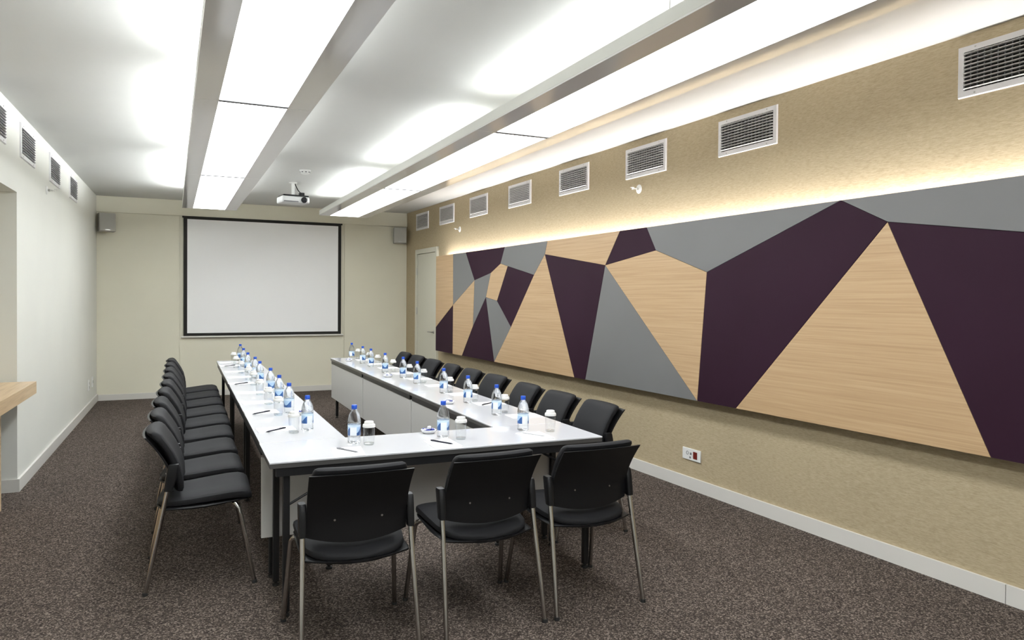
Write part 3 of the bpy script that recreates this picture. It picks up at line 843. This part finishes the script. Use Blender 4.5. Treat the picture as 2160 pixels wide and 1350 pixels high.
def spread(proto, spots):
    first = True
    for (x, y, z, rz, label) in spots:
        if first:
            proto.location = (x, y, z); proto.rotation_euler = (0, 0, rz); proto['label'] = label; first = False
        else:
            dup(proto, (x, y, z), rz, label)
BLs = [(0.722, 4.34), (0.715, 5.01), (0.722, 5.54), (0.73, 6.11), (0.72, 6.78), (0.73, 7.27), (0.72, 7.86), (0.735, 8.51), (0.76, 9.22)]
BRs = [(1.95, 4.43), (1.98, 5.02), (2.0, 5.6), (2.0, 6.3), (2.02, 6.8), (1.99, 7.34), (2.01, 8.0), (2.02, 8.42), (2.04, 9.07)]
BFs = [(0.885, 3.87), (1.368, 3.835), (1.868, 3.86)]
sp = []
for i, (x, y) in enumerate(BLs): sp.append((x, y, TZ, 1.9 + 0.5 * i, 'blue-capped water bottle on the row beside the white wall, ' + endw(i)))
for i, (x, y) in enumerate(BRs): sp.append((x, y, TZ, 0.9 + 0.4 * i, 'blue-capped water bottle on the row beside the art wall, ' + endw(i)))
for i, (x, y) in enumerate(BFs): sp.append((x, y, TZ, 1.2 + 0.15 * i, 'blue-capped water bottle on the near table, ' + ['leftmost', 'middle', 'rightmost'][i]))
spread(make_bottle(), sp)
GLs = [(0.638, 4.28), (0.64, 4.95), (0.64, 5.48), (0.64, 6.03), (0.66, 6.70), (0.66, 7.13), (0.65, 7.80), (0.65, 8.40), (0.67, 9.0)]
GRs = [(2.04, 4.50), (2.06, 5.09), (2.07, 5.65), (2.08, 6.36), (2.10, 6.86), (2.10, 7.43), (2.11, 8.09), (2.105, 8.47), (2.125, 9.10)]
GFs = [(0.945, 3.795), (1.44, 3.75), (2.0, 3.77)]
sp = []
for i, (x, y) in enumerate(GLs): sp.append((x, y, TZ, 0.3 * i, 'glass with white paper cap on the row beside the white wall, ' + endw(i)))
for i, (x, y) in enumerate(GRs): sp.append((x, y, TZ, 0.3 * i, 'glass with white paper cap on the row beside the art wall, ' + endw(i)))
for i, (x, y) in enumerate(GFs): sp.append((x, y, TZ, 0.3 * i, 'glass with white paper cap on the near table, ' + ['leftmost', 'middle', 'rightmost'][i]))
spread(make_glass(), sp)

# note pads and pens
pad_me = MB().box((-0.075, -0.105, 0), (0.075, 0.105, 0.003)).mesh('note_pad', 'paper')
def pen_mesh(mt):
    return MB().tube([(0, -0.082, 0), (0, -0.075, 0), (0, -0.064, 0), (0, 0.074, 0), (0, 0.078, 0)], [0.0008, 0.0018, 0.0040, 0.0042, 0.0030], 8).mesh('pen', mt)
PEN = {k: pen_mesh(k) for k in ('pen_dark', 'pen_grey', 'pen_white')}
def pad(x, y, rz, label):
    tag(place('note_pad', pad_me, None, (x, y, TZ), rz), label, 'note pad', 'white note pads on the tables')
def pen(x, y, rz, mt, label, z=TZ + 0.0031 + 0.0042):
    # body centre line raised to its radius; clip as part
    r = thing('ballpoint_pen', label, 'pen', (x, y, z), rz, 'ballpoint pens on the note pads')
    place('barrel', PEN[mt], r)
    MB().box((-0.0012, 0.025, 0.0040), (0.0012, 0.064, 0.0052)).build('pocket_clip', mt, r)
LPY = [4.47, 5.07, 5.62, 6.2, 6.84, 7.42, 7.98, 8.55, 9.1]
pens_l = {0: (0.555, 4.385, 'pen_dark'), 1: (0.55, 5.075, 'pen_dark'), 4: (0.57, 6.82, 'pen_dark'), 7: (0.60, 8.60, 'pen_dark')}
for i, y in enumerate(LPY):
    x0 = 0.3701 + TT * y
    if i in pens_l:
        px, py, mt = pens_l[i]
        pad(px + 0.005, py + 0.045, -PI / 2 + 0.04, 'white note pad on the row beside the white wall, ' + endw(i))
        pen(px, py, -0.87, mt, 'dark pen on the row beside the white wall, ' + ['nearest the camera', 'second from the camera', 'third from the camera', 'farthest from the camera'][[0, 1, 4, 7].index(i)])
    else:
        pad(x0 + 0.125, y - 0.02, -PI / 2 + 0.03 * ((i % 3) - 1), 'white note pad on the row beside the white wall, ' + endw(i))
RPY = [4.33, 4.93, 5.5, 6.1, 6.66, 7.2, 7.8, 8.3, 8.9]
for i, y in enumerate(RPY):
    xo = 2.1531 + TT * y
    pad(xo - 0.115, y, PI / 2 + 0.05 * ((i % 3) - 1), 'white note pad on the row beside the art wall, ' + endw(i))
pen(2.085, 4.895, 2.2, 'pen_dark', 'dark pen on a note pad in the row beside the art wall')
for i, (x, y, rz, mt, cn) in enumerate([(0.805, 3.655, -0.12, 'pen_grey', 'grey'), (1.305, 3.665, -0.02, 'pen_dark', 'dark'), (1.855, 3.68, -0.05, 'pen_white', 'white')]):
    pad(x, y, rz, 'white note pad on the near table, ' + ['leftmost', 'middle', 'rightmost'][i])
    pen(x + 0.0, y + 0.015, 0.5, mt, cn + ' pen on a note pad on the near table')

# bowls of wrapped sweets
bowl_me = MB().lathe([(0.026, 0.0), (0.030, 0.001), (0.040, 0.010), (0.0455, 0.021), (0.0440, 0.0215), (0.037, 0.011), (0.026, 0.005), (0.0, 0.005)], 26).mesh('sweet_bowl', 'ceramic', True)
sw_b = MB().loft([sring(10, lambda a, b_, y=y, w=w: (w * a, y, w * 0.7 * b_), 0.8) for y, w in ((-0.022, 0.008), (-0.013, 0.004), (-0.009, 0.0095), (0, 0.0115), (0.009, 0.0095), (0.013, 0.004), (0.022, 0.008))]).mesh('wrapped_sweet', 'sweet_blue', True)
sw_w = sw_b.copy(); sw_w.materials.clear(); sw_w.materials.append(MAT['sweet_white'])
bowls = [(1.335, 3.985, 'white bowl of wrapped sweets on the near table'), (1.835, 5.03, 'white bowl of wrapped sweets on the row beside the art wall, nearest the camera'),
         (1.905, 6.92, 'white bowl of wrapped sweets in the middle of the row beside the art wall'), (1.945, 8.80, 'white bowl of wrapped sweets at the far end of the row beside the art wall'),
         (0.80, 4.93, 'white bowl of wrapped sweets on the row beside the white wall')]
bname = ['bowl on the near table', 'nearest bowl by the art wall', 'middle bowl by the art wall', 'far bowl by the art wall', 'bowl by the white wall']
for i, (x, y, lab) in enumerate(bowls):
    tag(place('sweet_bowl', bowl_me, None, (x, y, TZ), 0), lab, 'bowl', 'bowls of wrapped sweets')
    for k in range(6):
        a = k * PI / 3 + i
        rr = 0.022 if k < 5 else 0.003
        blue = k % 2 == 0
        o = place('wrapped_sweet', sw_b if blue else sw_w, None, (x + rr * math.cos(a), y + rr * math.sin(a), TZ + (0.0185 if k < 5 else 0.0325)), a * 1.7)
        tag(o, ('blue' if blue else 'white') + ' wrapped sweet in the ' + bname[i], 'sweet', ('blue' if blue else 'white') + ' sweets in the ' + bname[i])
